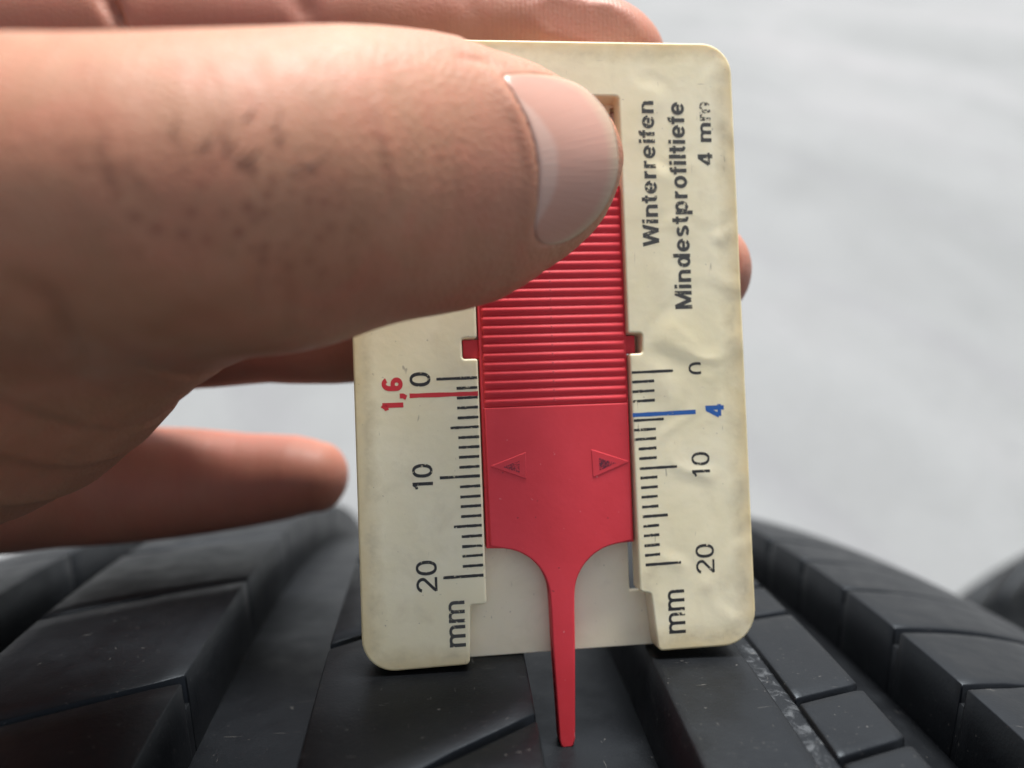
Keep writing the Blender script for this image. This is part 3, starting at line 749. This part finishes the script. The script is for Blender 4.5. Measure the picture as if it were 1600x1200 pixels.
dl = dist_curve(X_, Y_, Lc); side_hi = dist_curve(X_, Y_, Rc_[:int(NV * .38)]); side_lo = dist_curve(X_, Y_, Rc_[int(NV * .78):])
dall = np.minimum(dl, dist_curve(X_, Y_, Rc_))
dep = -HV[ni, 2]; tgt = nail_depth(X_, Y_)
push = np.where(ins, np.maximum(0, tgt + .55 * np.clip(dall / 6, 0, 1) + .12 - dep), 0)
fold = np.where(ins, 0, .32 * np.exp(-((dl - 8) / 11) ** 2) * np.clip((Y_ - 105) / 60, 0, 1) * np.clip((385 - Y_) / 70, 0, 1))
dirv = HV[ni] / dep[:, None]
HV[ni] += dirv * push[:, None]
HV[ni] += NRM[ni] * (fold * (1 - np.clip((X_ - 930) / 25, 0, 1)))[:, None]
# skin outside beyond the free edge must stay behind the nail rim
# --- creases and tone
front_t = (-HV[:, 2] < 74)
tone = np.zeros((len(HV), 4), np.float32); tone[:, 3] = 1
def crease(C, width, depth, sel):
    C = np.array(C, float); d = dist_curve(hx, hy, C); L = np.linalg.norm(C[-1] - C[0]); ex = np.minimum(np.hypot(hx - C[0, 0], hy - C[0, 1]), np.hypot(hx - C[-1, 0], hy - C[-1, 1])) / (.45 * L)
    w = np.exp(-(d / width) ** 2) * sel * np.clip(ex, 0, 1)
    return w * depth
disp = np.zeros(len(HV))
for C, wd, dp in [([(560, 120), (580, 190), (596, 250), (612, 310), (622, 355)], 10, -.07), ([(590, 110), (600, 180), (612, 260), (628, 330)], 10, .16),
                  ([(655, 110), (668, 190), (680, 260), (684, 330)], 9, -.08), ([(706, 200), (712, 280), (712, 350), (700, 410)], 9, -.08),
                  ([(380, 520), (398, 470), (410, 420), (402, 380)], 9, -.22), ([(430, 540), (450, 480), (440, 420)], 9, -.16),
                  ([(60, 230), (200, 300), (320, 370), (380, 410)], 16, -.09), ([(120, 290), (220, 350), (340, 420)], 14, -.07),
                  ([(0, 420), (80, 480), (130, 560), (150, 640)], 22, -.7), ([(700, 85), (760, 96), (790, 112)], 6, -.2)]:
    disp += crease(C, wd, dp, front_t)
back_s = (-HV[:, 2] > 82)
disp += crease([(150, -60), (168, 0), (178, 25), (200, 70)], 12, -2.2, back_s)
disp += crease([(455, -40), (472, 10), (480, 60)], 20, -.8, back_s) + crease([(720, -40), (735, 10), (740, 60)], 14, -.2, back_s)
disp += crease([(270, 640), (262, 720), (255, 800)], 20, -.12, back_s) + crease([(395, 660), (400, 720), (400, 800)], 18, -.10, back_s)
HV = HV + NRM * disp[:, None]
tone[:, 0] = np.clip(np.exp(-(((hx - 330) / 230) ** 4)) * np.exp(-(((hy - 310 - (hx - 330) * .18) / 105) ** 4)), 0, 1) * front_t
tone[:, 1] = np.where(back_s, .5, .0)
tone[:, 1] += front_t * (.35 * np.exp(-(((hx - 790) / 60) ** 2 + ((hy - 250) / 160) ** 2)) + .25 * np.exp(-(((hx - 600) / 160) ** 2 + ((hy - 470) / 60) ** 2)))
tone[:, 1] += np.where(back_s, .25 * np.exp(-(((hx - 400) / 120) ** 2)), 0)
tone[:, 2] = back_s * np.clip((hx - 740) / 80, 0, 1) * (hy < 160)
# sleeve-free hand: one continuous mesh
hand_loc = world(np.array([-60.0, -15.0, -95.0]))
WV = world(HV) - hand_loc
hand = mesh_np('hand', WV, HF, M_SKIN, True); hand.location = hand_loc
ca = hand.data.color_attributes.new('tone', 'FLOAT_COLOR', 'POINT'); ca.data.foreach_set('color', np.clip(tone, 0, 1).ravel())
tag(hand, 'bare hand gripping the gauge, thumb across its face and fingers behind it', 'hand')
# invented dark sleeve out of view towards the photographer, added to block sky light
sl_ax = [(-196, -33, -96, 33), (-225, -48, -84, 38), (-262, -72, -55, 43), (-310, -120, 10, 50), (-338, -158, 72, 55), (-345, -182, 120, 58), (-325, -172, 168, 60), (-290, -125, 215, 62), (-250, -50, 280, 66), (-225, 30, 335, 72), (-215, 70, 360, 76)]
sv, sf = [], []
for i, (x, y, z, r) in enumerate(sl_ax):
    p = np.array([x, y, z], float); q = np.array(sl_ax[min(i + 1, len(sl_ax) - 1)][:3], float) - np.array(sl_ax[max(i - 1, 0)][:3], float); q /= np.linalg.norm(q)
    n1 = np.cross(q, (0, 1, 0)); n1 /= np.linalg.norm(n1); n2 = np.cross(q, n1)
    for k in range(32):
        an = k * math.pi / 16; rr = r * (1 + .03 * math.sin(5 * an + i * 2)); sv.append(world(p + n1 * math.cos(an) * rr + n2 * math.sin(an) * rr * .85) - hand_loc)
for i in range(len(sl_ax) - 1):
    for k in range(32): sf.append((i * 32 + k, i * 32 + (k + 1) % 32, (i + 1) * 32 + (k + 1) % 32, (i + 1) * 32 + k))
sf.append(tuple(range(32 * (len(sl_ax) - 1), 32 * len(sl_ax))))
slv = mesh_np('shading_sleeve', sv, sf, M_CLOTH, True, hand); ms = slv.modifiers.new('cloth', 'SOLIDIFY'); ms.thickness = .002
nail_o = mesh_np('thumb_nail', world(NP3) - hand_loc, [(j * NU + i, (j + 1) * NU + i, (j + 1) * NU + i + 1, j * NU + i + 1) for j in range(NV - 1) for i in range(NU - 1)], M_NAIL, True, hand)
uvl = nail_o.data.uv_layers.new(name='UVMap')
for lp in nail_o.data.loops: uvl.data[lp.index].uv = nuv[lp.vertex_index]
sm = nail_o.modifiers.new('thickness', 'SOLIDIFY'); sm.thickness = .00045; sm.offset = -1
# a few fine hairs on the knuckle
hairs = [((322, 232), (345, 190)), ((310, 235), (330, 208)), ((345, 222), (362, 186)), ((382, 188), (404, 161)), ((372, 248), (396, 232)), ((380, 256), (408, 236)), ((390, 252), (412, 230)), ((428, 205), (440, 172)), ((478, 262), (520, 243)),
         ((268, 205), (280, 186)), ((432, 222), (452, 206)), ((350, 240), (372, 214)), ((455, 268), (482, 256))]
HN = 6
hq = []
for (a, b) in hairs:
    for i in range(HN + 1):
        t = i / HN; hq.append((a[0] + (b[0] - a[0]) * t + 3 * math.sin(t * 3), a[1] + (b[1] - a[1]) * t))
hq = np.array(hq); hd = np.stack([(hq[:, 0] - 800) / F, -(hq[:, 1] - 600) / F, -np.ones(len(hq))], 1); ht = np.full(len(hq), 40.0)
for _ in range(40): ht = ht + np.clip(sdf(hd * ht[:, None]), -1, 2) * .7
hp = hd * ht[:, None]
hv, hf = [], []
for hi, (a, b) in enumerate(hairs):
    n = HN; base = len(hv)
    for i in range(n + 1):
        t = i / n; p = hp[hi * (HN + 1) + i].copy(); p[2] += .04 + .5 * t * t
        r = .06 * (1 - t * .75)
        for k in range(4):
            an = k * math.pi / 2; hv.append(world(p + np.array([math.cos(an) * r, math.sin(an) * r * .7, math.sin(an) * r])) - hand_loc)
    for i in range(n):
        for k in range(4): hf.append((base + i * 4 + k, base + i * 4 + (k + 1) % 4, base + (i + 1) * 4 + (k + 1) % 4, base + (i + 1) * 4 + k))
ho = mesh_np('hair', hv, hf, M_HAIR, True, hand); ho['kind'] = 'stuff'
